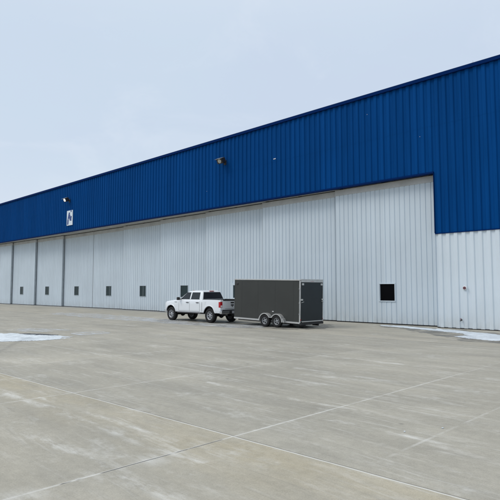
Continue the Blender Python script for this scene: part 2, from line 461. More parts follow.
b = MB(); b.box(-23.04, -22.84, D - .02, D - .002, 10.56, 10.62); hpart(b, 'cover_plate', 'plate')
for (sx, sz) in ((-15.83, 11.92), (-12.66, 9.97), (-29.8, 9.3)):
    b = MB(); b.box(sx - .014, sx + .014, D - .02, D - .002, sz - .012, sz + .012); hpart(b, 'fastener_head', 'plate')

# doors
def door(k):
    lane = k if k < 6 else 11 - k
    y = D + .58 + .25 * lane
    if k < 6: x1 = XO - PITCH * k + (.05 if k else -.01); x0 = XO - PITCH * (k + 1) - .2
    else: x1 = XM - PITCH2 * (k - 6) + .2; x0 = XM - PITCH2 * (k - 5) - (.05 if k < 11 else -.01)
    if k == 5: x0 = XM + .035
    if k == 6: x1 = XM - .035
    c = (x0 + x1) / 2
    wx = -15.10 if k == 0 else (XO - PITCH * (k + .5) + (.22 if k == 2 else 0) if k < 6 else XM - PITCH2 * (k - 5.5) - (.15 if k < 9 else .9)); w0, w1 = wx - .47, wx + .47; wz0, wz1 = 1.30, 2.23
    z0, z1 = .06, 7.60
    # pans 0.305 wide with narrow grooves
    pts = [(x0, 0)]
    n = math.ceil((x1 - x0) / .305)
    for i in range(1, n):
        g = x0 + i * .305
        if g > x1 - .06: break
        pts += [(g - .040, 0), (g - .014, .034), (g + .014, .034), (g + .026, 0)]
    pts.append((x1, 0))
    cuts = []
    for (xa, ya), (xb, yb) in zip(pts, pts[1:]):
        cs = [xa] + [q for q in (w0, w1) if xa < q < xb] + [xb]
        for u, v in zip(cs, cs[1:]):
            cuts.append((u, ya + (yb - ya) * (u - xa) / (xb - xa), v, ya + (yb - ya) * (v - xa) / (xb - xa)))
    m = MB()
    for u, yu, v, yv in cuts:
        inside = u >= w0 - 1e-6 and v <= w1 + 1e-6
        for za, zb in ((z0, wz0), (wz0, wz1), (wz1, z1)):
            if inside and za == wz0: continue
            m.quad((u, y + yu, za), (v, y + yv, za), (v, y + yv, zb), (u, y + yu, zb))
    th = .16
    m.quad((x0, y, z0), (x0, y + th, z0), (x0, y + th, z1), (x0, y, z1))
    m.quad((x1, y, z0), (x1, y + th, z0), (x1, y + th, z1), (x1, y, z1))
    for (a0, a1, e0, e1) in ((x0, w0, z0, z1), (w1, x1, z0, z1), (w0, w1, z0, wz0), (w0, w1, wz1, z1)):
        m.quad((a0, y + th, e0), (a1, y + th, e0), (a1, y + th, e1), (a0, y + th, e1))
    m.v = [(a - c, b_ - y, z) for a, b_, z in m.v]
    d = m.build('door', 'door', hangar); d.location = (c - OX, y - D, 0)
    a0, a1 = x0 - c, x1 - c; v0, v1 = w0 - c, w1 - c
    f = MB(); f.box(a0 - .01, a1 + .01, -.035, th, z1 - .01, 7.93, .006); f.build('top_flashing', 'beige', d)
    f = MB(); f.box(a0, a1, -.01, th, .012, z0 - .003); f.build('bottom_seal', 'rubber', d)
    f = MB()
    for s_, e in ((-1, a0), (1, a1)):
        xa, xb = (e - .012, e - .001) if s_ < 0 else (e + .001, e + .012)
        f.box(xa, xb, -.012, th + .03, z0, z1 - .012)
    f.build('edge_trim', 'door_edge', d)
    f = MB(); f.box(a1 - .02, a1 + .008, th + .031, th + .07, z0, z1); f.build('dark_gap_strip', 'rubber', d)  # black strip standing in for the shaded gap behind the door edge
    f = MB(); fw = .045 if k == 0 else (.14 if k == 2 else .022); dp = .07 if k == 0 else .012
    f.box(v0 - fw, v1 + fw, -.03, .10, wz1 - .002, wz1 + fw); f.box(v0 - fw, v1 + fw, -.045, .10, wz0 - fw, wz0 + .002)
    f.box(v0 - fw, v0 + .004, -.028, .10, wz0, wz1); f.box(v1 - .004, v1 + fw, -.028, .10, wz0, wz1)
    f.build('window_frame', 'door' if k in (0, 2) else 'door_edge', d)
    f = MB(); f.box(v0, v1, dp, dp + .01, wz0, wz1); f.build('window_pane', 'pane_black' if k == 0 else 'pane_teal', d)
    if k in (4, 5, 8):
        f = MB(); f.box(.10, .125, -.004, .012, wz0, wz1); f.build('window_bar', 'door_edge', d)
    for xs in (a0 + .4, a1 - .4, 0):
        f = MB(); f.box(xs - .12, xs + .12, .03, .08, 7.93, 7.99); f.build('track_roller', 'rubber', d)
    return d
for k in range(12):
    d = door(k)
    if k == 0: d['label'] = 'rightmost sliding door with an unglazed black window'
# ------------------------------------------------------------------ wall sign and lamps
sg = empty('wall_sign', (-51.6, D - .01, 9.36))
tag(sg, 'white rectangular sign with a blue slanted letter mark on the blue cladding', 'sign')
w, h = .62, .78
b = MB(); b.box(-w, w, -.05, 0, -h, h, .006); b.build('panel', 'sign_white', sg)
def stroke(mb, a, c, wd):
    (u0, v0), (u1, v1) = a, c
    A = ((u0 - .5) * 2 * w, (v0 - .5) * 2 * h); B = ((u1 - .5) * 2 * w, (v1 - .5) * 2 * h)
    mb.prism([(A[0] - wd, A[1]), (A[0] + wd, A[1]), (B[0] + wd, B[1]), (B[0] - wd, B[1])], 'y', -.06 - .002 * (len(mb.v) // 8), -.0515)
b = MB()
stroke(b, (.20, .06), (.24, .42), .14); stroke(b, (.27, .44), (.46, .86), .14)
stroke(b, (.42, .72), (.72, .30), .19); stroke(b, (.72, .305), (.80, .60), .10)
b.lathe_y([(0, -.06), (.11, -.06), (.11, -.0515)], (.30, 0, .69), 16, False)
b.build('letter_mark', 'sign_blue', sg)

def wall_lamp(x, z, lit, label):
    r = empty('wall_lamp', (x, D - .01, z))
    tag(r, label, 'wall lamp', 'flood lamps on the blue cladding')
    b = MB(); b.box(-.12, .12, -.05, 0, -.22, .12, .01); b.build('wall_plate', 'lamp_dark', r)
    b = MB(); b.tube([(0, -.04, -.05), (0, -.16, -.08), (-.02, -.24, .02)], .035, 8); b.build('arm', 'lamp_dark', r)
    T = Matrix.Translation((-.04, -.42, .04)) @ Matrix.Rotation(math.radians(4), 4, 'Z') @ Matrix.Rotation(math.radians(26), 4, 'X')
    hd = MB(); hd.box(-.27, .27, -.16, .22, -.20, .17, .035, T); hd = hd.build('housing', 'lamp_dark', r)
    b = MB(); b.box(-.29, .29, -.32, .10, .175, .195, .006, T); b.build('hood', 'lamp_hood', r)
    b = MB(); b.lathe_y([(0, -.19), (.12, -.188), (.155, -.175), (.16, -.16)], (0, 0, 0), 20); b.v = [tuple(T @ Vector(v)) for v in b.v]; b.build('lens', 'lens_lit' if lit else 'lens', r)
wall_lamp(-51.75, 11.22, True, 'bright flood lamp above the white sign on the blue cladding')
wall_lamp(-27.75, 11.2, False, 'unlit dark flood lamp under the parapet above the truck')

r = empty('wall_fitting', (-10.52, D - .005, 2.0))
tag(r, 'small round red and white fitting on the white cladding right of the doors', 'wall fitting')
b = MB(); b.lathe_y([(0, -.05), (.095, -.05), (.11, -.04), (.11, 0)], (0, 0, 0), 20); b.build('round_cover', 'frame_white', r)
b = MB(); b.lathe_y([(.035, -.062), (.035, -.085), (.07, -.085), (.07, -.062)], (0, 0, 0), 20); b.build('ring', 'fit_red', r)
b = MB(); b.lathe_y([(0, -.09), (.028, -.09), (.028, -.062)], (0, 0, 0), 12); b.build('plug', 'fit_grey', r)
r = empty('wall_tap', (-10.74, D - .005, .44))
tag(r, 'small grey tap low on the white cladding below the round fitting', 'tap')
b = MB(); b.lathe_y([(0, -.02), (.05, -.02), (.05, 0)], (0, 0, 0), 12); b.tube([(0, -.02, 0), (0, -.10, 0), (0, -.13, -.06)], .022, 8); b.build('spout', 'fit_grey', r)
b = MB(); b.tube([(0, -.07, 0), (0, -.07, .06)], .01, 6); b.box(-.035, .035, -.085, -.055, .06, .075); b.build('handle', 'fit_red', r)

# ------------------------------------------------------------------ pickup truck (x forward, +y driver side facing the camera)
def smoothstep(a, b, x):
    x = max(0, min(1, (x - a) / (b - a))); return x * x * (3 - 2 * x)
def lerp_table(tb, x):
    if x <= tb[0][0]: return tb[0][1]
    for (a, va), (c, vc) in zip(tb, tb[1:]):
        if x <= c: return va + (vc - va) * (x - a) / (c - a)
    return tb[-1][1]
def make_wheel(parent, x, y, z, R, Wd, rimR, side, rim_mat, spokes):
    wmb = MB(); hw = Wd / 2
    wmb.lathe_y([(rimR, -hw * .8), (rimR + .02, -hw * .95), (R * .82, -hw), (R * .95, -hw * .9), (R, -hw * .68), (R, hw * .68), (R * .95, hw * .9), (R * .82, hw), (rimR + .02, hw * .95), (rimR, hw * .8)], (0, 0, 0), 36)
    for k in range(40):   # tread blocks
        a = 2 * PI * k / 40
        T = Matrix.Rotation(a, 4, 'Y')
        wmb.box(R - .01, R + .006, -hw * .62, hw * .62, -R * .045, R * .045, 0, T)
    hub = empty('wheel', (x, y, z)); hub.parent = parent
    wmb.build('tyre', 'rubber', hub)
    rm = MB(); s = side
    rm.lathe_y([(rimR + .005, s * hw * .85), (rimR - .015, s * hw * .86), (rimR - .03, s * hw * .5), (rimR - .04, -s * hw * .7), (rimR, -s * hw * .78)], (0, 0, 0), 32)
    rm.lathe_y([(0, s * hw * .72), (.055, s * hw * .72), (.075, s * hw * .55), (.09, s * hw * .3)], (0, 0, 0), 20)
    for k in range(spokes):
        T = Matrix.Rotation(2 * PI * k / spokes, 4, 'Y')
        ys = sorted((s * hw * .30, s * hw * .62))
        rm.box(.05, rimR - .02, ys[0], ys[1], -.026, .026, .008, T)
    rm.build('rim', rim_mat, hub)
    dk = MB(); dk.lathe_y([(0, s * hw * .15), (rimR - .05, s * hw * .15)], (0, 0, 0), 24); dk.lathe_y([(0, -s * hw * .74), (rimR - .005, -s * hw * .74)], (0, 0, 0), 24); dk.build('brake_disc_dark_cap', 'black', hub, True)  # brake disc, plus a black inner cap added to darken the hollow rim
    return hub

def pickup():
    # s = distance behind the nose; front axle .98, rear axle 4.80, tail 6.02
    xf = 2.89       # local x of the nose when origin is midway between the axles
    X = lambda s: xf - (s if s < 4.9 else 4.9 + (s - 4.9) * .80)
    root = empty('pickup_truck', (-24.90, 21.08, 0), (0, 0, PI)); root.scale = (.955, .955, .95)
    tag(root, 'white crew cab pickup truck hitched to the charcoal cargo trailer', 'pickup truck')
    A1, A2, ZA, RA = .98, 4.80, .45, .555
    ztop = [(.0, 1.0), (.02, 1.10), (.08, 1.165), (.25, 1.215), (.55, 1.255), (1.0, 1.31), (1.55, 1.35), (1.9, 1.375), (2.6, 1.385), (4.08, 1.395), (4.1, 1.40), (6.0, 1.405)]
    def zbot(s):
        zb = .60 if s > .45 else .60 - .0 * s
        for a in (A1, A2):
            if abs(s - a) < RA: zb = max(zb, ZA + math.sqrt(RA * RA - (s - a) ** 2) * 1.02)
        return zb
    def hwid(s):
        return lerp_table([(0, .60), (.05, .70), (.13, .80), (.25, .88), (.44, .945), (.8, .985), (5.5, .99), (5.95, .975), (6.0, .965)], s)
    ss = [.02, .05, .13, .25, .34, .44]
    for a in (A1, A2):
        ss += [a + RA * math.cos(q * PI / 14) * (1 if q not in (0, 14) else 1.001) for q in range(15)]
    ss += [1.7, 1.9, 2.3, 2.9, 3.4, 3.8, 4.06, 4.10, 5.5, 5.75, 5.9, 5.97]
    ss = sorted(set(round(q, 4) for q in ss))
    rows = [0, .08, .25, .45, .62, .8, .93, 1.0]
    wf = [.975, .995, 1.0, .995, 1.0, .995, .975, .935]
    def vert(s, i, sd):
        z0, z1 = zbot(s), lerp_table(ztop, s)
        z = z0 + (z1 - z0) * rows[i]
        # width depends on absolute height
        ta = (z - .6) / (z1 - .6); f = lerp_table(list(zip(rows, wf)), ta)
        if s > 4.09: f = lerp_table([(0, .975), (.1, 1.0), (.5, .995), (.9, .995), (1, .975)], ta)
        # fender swell round the wheels
        sw = 0
        for a in (A1, A2): sw += .022 * math.exp(-((s - a) / .55) ** 2) * (1 - smoothstep(.5, .95, ta))
        return (X(s), sd * (hwid(s) * f + sw), z)
    body = MB(); nr = len(rows)
    for sd in (-1, 1):
        vs = [vert(s, i, sd) for s in ss for i in range(nr)]
        fs = [(a * nr + i, (a + 1) * nr + i, (a + 1) * nr + i + 1, a * nr + i + 1) for a in range(len(ss) - 1) for i in range(nr - 1)]
        body.add(vs, fs, True)
    # hood
    hs = [s for s in ss if s <= 1.91]; ny = 9; vs = []
    for s in hs:
        e = vert(s, nr - 1, 1)
        for j in range(ny):
            q = j / (ny - 1) * 2 - 1; bulge = .055 * (1 - abs(q) ** 3) + (.018 if abs(q) < .45 and s > .3 else 0)
            vs.append((e[0], e[1] * q, e[2] + bulge * smoothstep(.02, .4, s)))
    body.add(vs, [(a * ny + j, (a + 1) * ny + j, (a + 1) * ny + j + 1, a * ny + j + 1) for a in range(len(hs) - 1) for j in range(ny - 1)], True)
    # nose face, cab deck, bed rails, bed inside
    n0 = [vert(.02, i, -1) for i in range(nr)]; n1 = [vert(.02, i, 1) for i in range(nr)]
    for i in range(nr - 1): body.quad(n0[i], n1[i], n1[i + 1], n0[i + 1])
    body.box(X(4.08), X(1.85), -.90, .90, 1.30, 1.375)
    bs = [s for s in ss if s >= 4.09]
    for s0, s1 in zip(bs, bs[1:]):
        for sd in (-1, 1):
            a, c = vert(s0, nr - 1, sd), vert(s1, nr - 1, sd)
            body.quad(a, c, (c[0], c[1] - sd * .10, c[2] + .004), (a[0], a[1] - sd * .10, a[2] + .004))
    body = body.build('body', 'paint', root)
    sb = MB()
    for a in (A1, A2):        # wheel lips
        for sd in (-1, 1):
            pr = []
            for q in range(0, 25):
                th = PI * q / 24; cs, sn = math.cos(th), math.sin(th)
                for rr, yo in ((RA - .012, .985), (RA - .004, 1.022), (RA + .035, 1.022), (RA + .05, 1.0)):
                    pr.append((X(a) + rr * cs, sd * yo, max(.60, ZA + rr * sn * 1.02)))
            sb.add(pr, [(q * 4 + i, (q + 1) * 4 + i, (q + 1) * 4 + i + 1, q * 4 + i + 1) for q in range(24) for i in range(3)], True)
    sb.build('wheel_lip', 'paint', body)
    # bed liner
    b = MB(); zr = 1.375
    b.quad((X(4.12), -.84, .92), (X(5.93), -.84, .92), (X(5.93), .84, .92), (X(4.12), .84, .92))
    for sd in (-1, 1): b.quad((X(4.12), sd * .86, .92), (X(5.93), sd * .86, .92), (X(5.93), sd * .86, zr + .018), (X(4.12), sd * .86, zr + .012))
    b.quad((X(4.11), -.86, .92), (X(4.11), .86, .92), (X(4.11), .86, 1.41), (X(4.11), -.86, 1.41))
    for sd in (-1, 1):
        for yy in (1,): b.box(X(5.9), X(4.14), min(sd * .968, sd * .865), max(sd * .968, sd * .865), 1.395, 1.422, .003)
    b.build('bed_liner', 'black', root)
    # underbody, wheel wells
    b = MB(); b.box(X(5.85), X(.35), -.60, .60, .50, 1.02); b.box(X(4.2), X(1.6), -.88, .88, .56, .62)
    b.box(X(5.95), X(4.1), -.85, .85, .86, .91); b.box(X(1.55), X(.3), -.86, .86, 1.0, 1.05)
    b.build('chassis', 'black', root)
    # side steps along the sill
    b = MB()
    for sd in (-1, 1): b.box(X(3.95), X(1.62), min(sd * .86, sd * .99), max(sd * .86, sd * .99), .535, .588, .015)
    b.build('running_board', 'fit_grey', root)
    # cab -------------------------------------------------------------
    zb, zr_ = 1.365, 1.955
    def cabw(z): # half width by height
        return lerp_table([(1.365, .925), (1.45, .905), (1.85, .765), (1.93, .71), (1.975, .55)], z)
    def cabf(z): return lerp_table([(1.365, 1.72), (1.82, 2.36), (1.90, 2.55), (1.945, 2.80), (1.975, 3.05)], z)
    def cabr(z): return lerp_table([(1.365, 4.07), (1.82, 3.93), (1.90, 3.88), (1.945, 3.76), (1.975, 3.6)], z)
    levels = [1.365, 1.42, 1.62, 1.82, 1.87, 1.90, 1.925, 1.945, 1.962, 1.975]
    rings = []
    for z in levels:
        f, r_, w_ = cabf(z), cabr(z), cabw(z)
        ring = []
        nseg = 6; cr = .10
        # plan outline with rounded corners, bowed windscreen
        for cx_, cy_, a0 in ((r_ - cr, w_ - cr, 0), (f + cr, w_ - cr, 90), (f + cr, -(w_ - cr), 180), (r_ - cr, -(w_ - cr), 270)):
            for q in range(nseg + 1):
                a = math.radians(a0 + 90 * q / nseg)
                ring.append((X(cx_ + cr * math.cos(a)), cy_ + cr * math.sin(a), z))
        rings.append(ring)
    n = len(rings[0]); cab = MB()
    vs = [v for rg in rings for v in rg]
    fs = [(i * n + k, i * n + (k + 1) % n, (i + 1) * n + (k + 1) % n, (i + 1) * n + k) for i in range(len(rings) - 1) for k in range(n)]
    cab.add(vs, fs, True); cab.add(rings[-1], [tuple(range(n))], True)
    cab = cab.build('cab', 'paint', root)
    # windows: thin shells just outside the cab faces
    def side_pt(s, z, sd, off): return (X(s), sd * (cabw(z) + off), z)
    def side_window(name, outline, sd, mat):
        mb = MB()
        zs = sorted(set([p[1] for p in outline]))
        # outline as (s, z) quad: bottom-front, bottom-rear, top-rear, top-front ; subdivide vertically
        (bf, br, tr, tf) = outline; K = 6; rws = []
        for off in (.006,):
            for q in range(K + 1):
                u = q / K
                z = bf[1] + (tf[1] - bf[1]) * u
                rws.append((side_pt(bf[0] + (tf[0] - bf[0]) * u, z, sd, off), side_pt(br[0] + (tr[0] - br[0]) * u, br[1] + (tr[1] - br[1]) * u, sd, off)))
        for (a, c), (d_, e) in zip(rws, rws[1:]): mb.quad(a, c, e, d_)
        for (a, c) in (rws[0], rws[-1]):
            mb.quad(a, c, (c[0], c[1] - sd * .015, c[2]), (a[0], a[1] - sd * .015, a[2]))
        return mb.build(name, mat, cab)
    for sd in (-1, 1):
        side_window('side_window', ((1.93, 1.415), (2.83, 1.415), (2.83, 1.84), (2.46, 1.84)), sd, 'glass')
        side_window('side_window', ((2.95, 1.415), (3.78, 1.415), (3.72, 1.84), (2.95, 1.84)), sd, 'glass')
        b = MB()  # black beltline and pillar strip
        b.quad(side_pt(1.86, 1.398, sd, .008), side_pt(3.84, 1.398, sd, .008), side_pt(3.84, 1.412, sd, .008), side_pt(1.90, 1.412, sd, .008)); b.build('belt_moulding', 'black', cab)
    # windscreen and rear window
    b = MB(); b.add([(X(cabf(z) - .006), y_, z) for z in (1.41, 1.50, 1.60, 1.70, 1.80) for y_ in (-(cabw(z) - .11), cabw(z) - .11)], [(2 * i, 2 * i + 1, 2 * i + 3, 2 * i + 2) for i in range(4)]); b.build('windscreen', 'glass', cab)
    b = MB(); b.add([(X(cabr(z) + .008), y_, z) for z in (1.43, 1.55, 1.68, 1.82, 1.855) for y_ in (-(cabw(z) - .07), cabw(z) - .07)], [(2 * i, 2 * i + 1, 2 * i + 3, 2 * i + 2) for i in range(4)]); b.build('rear_window', 'glass_back', cab)
    b = MB(); b.box(X(3.93), X(3.84), -.17, .17, 1.905, 1.945, .008); b.build('brake_light', 'red', cab)
    for yy in (-.45, -.2, 0, .2, .45):
        b = MB(); b.box(X(2.72), X(2.62), yy - .04, yy + .04, 1.925, 1.965, .008); b.build('marker_light', 'amber', cab)
    # door seams (thin raised black lines that read as gaps)
    b = MB()
    def seam(s0, z0, s1, z1, sd, wd=.008):
        K = 6
        for q in range(K):
            pts = []
            for u in (q / K, (q + 1) / K):
                s_, z_ = s0 + (s1 - s0) * u, z0 + (z1 - z0) * u
                zt = lerp_table(ztop, s_); ta = (z_ - .6) / (zt - .6)
                y_ = hwid(s_) * lerp_table(list(zip(rows, wf)), min(1, ta)) + .003
                for a in (A1, A2): y_ += .022 * math.exp(-((s_ - a) / .55) ** 2) * (1 - smoothstep(.5, .95, ta))
                pts.append((s_, y_, z_))
            (sa, ya, za), (sb_, yb, zb_) = pts
            dx, dz = (wd, 0) if abs(z1 - z0) > abs(s1 - s0) else (0, wd)
            b.quad((X(sa - dx), sd * ya, za - dz), (X(sa + dx), sd * ya, za + dz), (X(sb_ + dx), sd * yb, zb_ + dz), (X(sb_ - dx), sd * yb, zb_ - dz))
    for sd in (-1, 1):
        for s_ in (1.80, 2.89, 3.88): seam(s_, .66, s_, 1.36, sd)
        seam(4.09, .66, 4.09, 1.38, sd, .012)
        seam(1.80, .66, 3.88, .66, sd, .006)
    b.build('door_seam', 'seam', root)
    for sd in (-1, 1):
        for s_ in (2.68, 3.66):
            b = MB(); ya, yb = sorted((sd * .985, sd * 1.03)); b.box(X(s_ + .13), X(s_ - .11), ya, yb, 1.185, 1.225, .01); b.build('door_handle', 'black', root)
        m_ = MB(); ya, yb = sorted((sd * .99, sd * 1.22)); m_.box(X(1.98), X(1.86), ya + (0.02 if sd < 0 else .03), yb, 1.34, 1.53, .03)
        m_.tube([(X(1.96), sd * .90, 1.40), (X(1.92), sd * 1.08, 1.41)], .03, 8); m_.build('mirror', 'black', root)
    # fuel cap, badge
    b = MB(); b.box(X(.0) - 1.62, X(.0) - 1.38, 1.003, 1.008, 1.20, 1.235); b.build('badge', 'galv', root)
    b = MB(); b.box(X(4.47), X(4.30), .992, 1.001, 1.10, 1.28, .002); b.build('fuel_door', 'paint', root)
    # front end
    b = MB(); b.box(X(.07), X(-.01), -.50, .50, .80, 1.02, .02); b.build('grille', 'black', root)
    b = MB(); b.box(X(.28), X(-.07), -.76, .76, .52, .76, .06); b.build('front_bumper', 'chrome', root)
    for sd in (-1, 1):
        ya, yb = sorted((sd * .50, sd * .76)); b = MB(); b.box(X(.22), X(.055), ya, yb, .90, 1.08, .02); b.build('headlight', 'clear', root)
    # tailgate
    tg = MB(); tg.box(X(6.0), X(5.94), -.80, .80, .80, 1.40, .015); tg = tg.build('tailgate', 'paint', root)
    b = MB(); b.box(X(6.018), X(5.995), -.76, .76, 1.345, 1.403, .006); b.build('top_cap', 'black', tg)
    b = MB(); b.box(X(6.012), X(5.999), -.14, .14, 1.19, 1.27, .01); b.build('handle', 'black', tg)
    b = MB()   # horned head shaped emblem
    prof = [(0, -.09), (.035, -.05), (.05, .0), (.11, -.02), (.13, .04), (.10, .08), (.04, .07), (0, .08)]
    prof = prof + [(-a, c_) for a, c_ in prof[::-1][1:-1]]
    b.prism([(a, c_ + 1.05) for a, c_ in prof], 'x', X(6.012), X(6.001)); b.build('emblem', 'fit_grey', tg)
    b = MB(); b.box(X(6.004), X(5.99), -.60, .60, .86, .875); b.build('crease', 'seam', tg)
    for sd in (-1, 1):
        ya, yb = sorted((sd * .805, sd * .985)); tl = MB(); tl.box(X(6.005), X(5.80), ya, yb, .94, 1.28, .02); tl = tl.build('tail_light', 'red', root)
        ya, yb = sorted((sd * .83, sd * .96)); b = MB(); b.box(X(6.012), X(5.99), ya, yb, .96, 1.07, .006); b.build('reversing_lens', 'clear', tl)
    # quarter ends beside the tailgate
    b = MB()
    for sd in (-1, 1):
        ya, yb = sorted((sd * .80, sd * .965)); b.box(X(5.995), X(5.93), ya, yb, .72, .935, .01); b.box(X(5.995), X(5.93), ya, yb, 1.285, 1.40, .01)
    b.build('rear_corner', 'paint', root)
    bp = MB(); bp.box(X(6.17), X(5.92), -.99, .99, .56, .76, .035); bp = bp.build('rear_bumper', 'chrome', root)
    b = MB(); b.box(X(6.16), X(5.96), -.95, .95, .752, .768, .004); b.box(X(6.178), X(6.165), -.36, .36, .58, .74, .004); b.build('step_pad', 'black', bp)
    b = MB(); b.box(X(6.19), X(6.18), -.155, .155, .585, .735, .003); b.build('number_plate', 'plate', bp)
    b = MB(); b.box(X(6.36), X(5.95), -.035, .035, .46, .53, .004); b.tube([(X(6.33), 0, .53), (X(6.33), 0, .60)], .03, 10); b.build('tow_hitch', 'black', root)
    b = MB(); b.tube([(X(5.6), .35, .50), (X(5.98), .42, .50)], .04, 10); b.build('exhaust_pipe', 'galv', root)
    for a in (A1, A2):
        b = MB(); b.tube([(X(a), -.75, .42), (X(a), .75, .42)], .06, 10); b.lathe_y([(0, -.12), (.14, -.09), (.17, 0), (.14, .09), (0, .12)], (X(a), 0, .42), 14); b.build('axle', 'black', root)
        for sd in (-1, 1): make_wheel(root, X(a), sd * .845, .437, .437, .28, .25, sd, 'alloy', 8)
    return root
pickup()

# ------------------------------------------------------------------ enclosed trailer
def trailer():
    root = empty('cargo_trailer', (-18.49, 21.23, 0), (0, math.radians(-1.25), PI))
    tag(root, 'charcoal enclosed cargo trailer with silver trim hitched behind the white pickup', 'cargo trailer')
    F, R_, HW = 2.68, -1.99, .925
    AX = -.21; z0, z1 = .345, 2.45
    # skin with rivet lines
    b = MB()
    for sd in (-1, 1):
        ya, yb = sorted((sd * HW, sd * (HW - .03))); b.box(R_ + .05, F, ya, yb, z0, z1 - .05)
    b.box(F - .03, F, -HW + .031, HW - .031, z0, z1 - .05)
    sk = b.build('side_panel', 'trailer', root)
    b = MB()
    x = R_ + .45
    while x < F - .1:
        for sd in (-1, 1):
            ya, yb = sorted((sd * (HW + .0005), sd * (HW + .0025))); b.box(x - .012, x + .012, ya, yb, z0 + .08, z1 - .09)
        x += 1.22
    b.build('panel_joint', 'trailer', sk)
    b = MB(); b.box(R_, F, -HW + .0, HW - .0, z1 - .045, z1 + .01, .012); b.build('roof', 'alum', root)
    b = MB()
    for sd in (-1, 1):
        ya, yb = sorted((sd * (HW + .004), sd * (HW + .028))); b.box(R_ + .02, F + .01, ya, yb, z1 - .045, z1 + .012, .006)
    b.build('top_rail', 'alum', root)
    b = MB()
    for sd in (-1, 1):
        ya, yb = sorted((sd * (HW - .02), sd * (HW + .020))); b.box(R_ + .02, F + .01, ya, yb, z0 - .075, z0 + .01, .006)
    b.build('bottom_rail', 'alum', root)
    b = MB()
    for sd in (-1, 1):
        ya, yb = sorted((sd * (HW - .04), sd * (HW + .016))); b.box(R_ - .01, R_ + .055, ya, yb, z0 - .03, z1 - .052, .008)
    b.build('corner_post', 'alum', root)
    b = MB()
    for sd in (-1, 1):
        ya, yb = sorted((sd * (HW - .05), sd * (HW + .006))); b.box(F - .035, F + .008, ya, yb, z0, z1 - .058, .012)
    b.build('front_post', 'trailer', root)
    # rear frame, ramp door
    b = MB(); b.box(R_ - .02, R_ + .06, -HW + .05, HW - .05, z1 - .12, z1 - .002, .006); b.box(R_ - .035, R_ + .0, -HW + .02, HW - .02, z1 - .02, z1 + .035, .006); b.build('rear_header', 'alum', root)
    dr = MB(); dr.box(R_ - .03, R_ + .02, -HW + .045, HW - .045, z0 + .03, z1 - .13, .006); dr = dr.build('ramp_door', 'trailer_door', root)
    b = MB(); b.tube([(R_ - .05, -HW + .09, z0 + .02), (R_ - .05, HW - .09, z0 + .02)], .018, 8); b.box(R_ - .04, R_ - .031, -HW + .066, HW - .066, z0 + .03, z0 + .055); b.build('hinge', 'alum', dr)
    for sd in (-1, 1):
        b = MB(); ya, yb = sorted((sd * (HW - .16), sd * (HW + .01)))
        b.box(R_ - .055, R_ - .032, ya, yb, 1.42, 1.50, .006); b.tube([(R_ - .07, sd * (HW - .03), 1.32), (R_ - .07, sd * (HW - .20), 1.36)], .014, 8); b.build('latch', 'alum', dr)
        b = MB(); ya, yb = sorted((sd * (HW - .24), sd * (HW - .08))); b.box(R_ - .045, R_ - .031, ya, yb, z1 - .27, z1 - .17, .004); b.build('spring_bracket', 'alum', dr)
    for yy in (-.1, 0, .1):
        b = MB(); b.box(R_ - .032, R_ - .021, yy - .02, yy + .02, z1 - .085, z1 - .07, .003); b.build('marker_light', 'red', root)
    for sd in (-1, 1):
        b = MB(); ya, yb = sorted((sd * (HW - .045), sd * (HW - .008))); b.box(R_ - .022, R_ - .0105, ya, yb, .44, .50, .004); b.build('tail_light', 'red', root)
    b = MB(); b.box(R_ - .06, R_ + .10, -HW + .01, HW - .01, z0 - .13, z0 - .012, .008)
    for yy in (-.55, .55): b.box(R_ - .02, R_ + .35, yy - .04, yy + .04, z0 - .22, z0 - .13)
    b.build('rear_bumper', 'black', root)
    b = MB(); b.box(R_ + .1, F, -HW + .03, HW - .03, z0 - .07, z0 - .02); b.box(R_ + .12, F, -.62, -.56, z0 - .16, z0 - .07); b.box(R_ + .12, F, .56, .62, z0 - .16, z0 - .07)
    b.build('chassis', 'black', root)
    # twin arch fenders
    for sd in (-1, 1):
        b = MB(); ro, ri = .40, .355; cz = .31; cxs = (.41, -.41); outer = []; inner = []
        def arch(rad):
            pts = []
            dipa = math.acos(.41 / rad) if rad > .41 else 0
            # front leg to dip, dip to rear leg
            for q in range(15): pts.append((.41 + rad * math.cos(math.radians(-2) + (PI - dipa * 0 - math.radians(28)) * q / 14), cz + rad * math.sin(math.radians(-2) + (PI - math.radians(28)) * q / 14)))
            m_ = [(-px_, pz) for px_, pz in pts][::-1]
            return pts + m_
        o_, i_ = [[(a + AX, c_) for a, c_ in arch(q)] for q in (ro, ri)]
        ya, yb = sd * (HW + .002), sd * (HW + .24)
        nn = len(o_)
        for q in range(nn - 1):
            a, c_, d_, e = o_[q], o_[q + 1], i_[q + 1], i_[q]
            b.quad((a[0], yb, a[1]), (c_[0], yb, c_[1]), (d_[0], yb, d_[1]), (e[0], yb, e[1]))
            b.quad((a[0], ya, a[1]), (a[0], yb, a[1]), (c_[0], yb, c_[1]), (c_[0], ya, c_[1]))
            b.quad((e[0], ya, e[1]), (e[0], yb, e[1]), (d_[0], yb, d_[1]), (d_[0], ya, d_[1]))
        # outer skirts widening to the rail
        for s2 in (-1, 1):
            b.prism([(AX + s2 * (.41 + ro), cz - .02), (AX + s2 * (.41 + ro + .10), cz - .02), (AX + s2 * (.41 + ro + .02), cz + .16), (AX + s2 * (.41 + ro * .93), cz + .19)], 'y', min(ya, yb - sd * .05), max(ya, yb - sd * .05))
        b.build('fender', 'alum', root)
        b = MB(); ya, yb = sorted((sd * (HW + .003), sd * (HW + .03))); b.box(AX - .05, AX + .05, ya, yb, .78, .82, .006); b.build('side_light', 'clear', root)
    # vents and marker
    b = MB(); b.lathe_y([(0, .012), (.075, .012), (.09, .0)], (F - .22, HW + .001, z1 - .25), 20); b.build('side_vent', 'black', root)
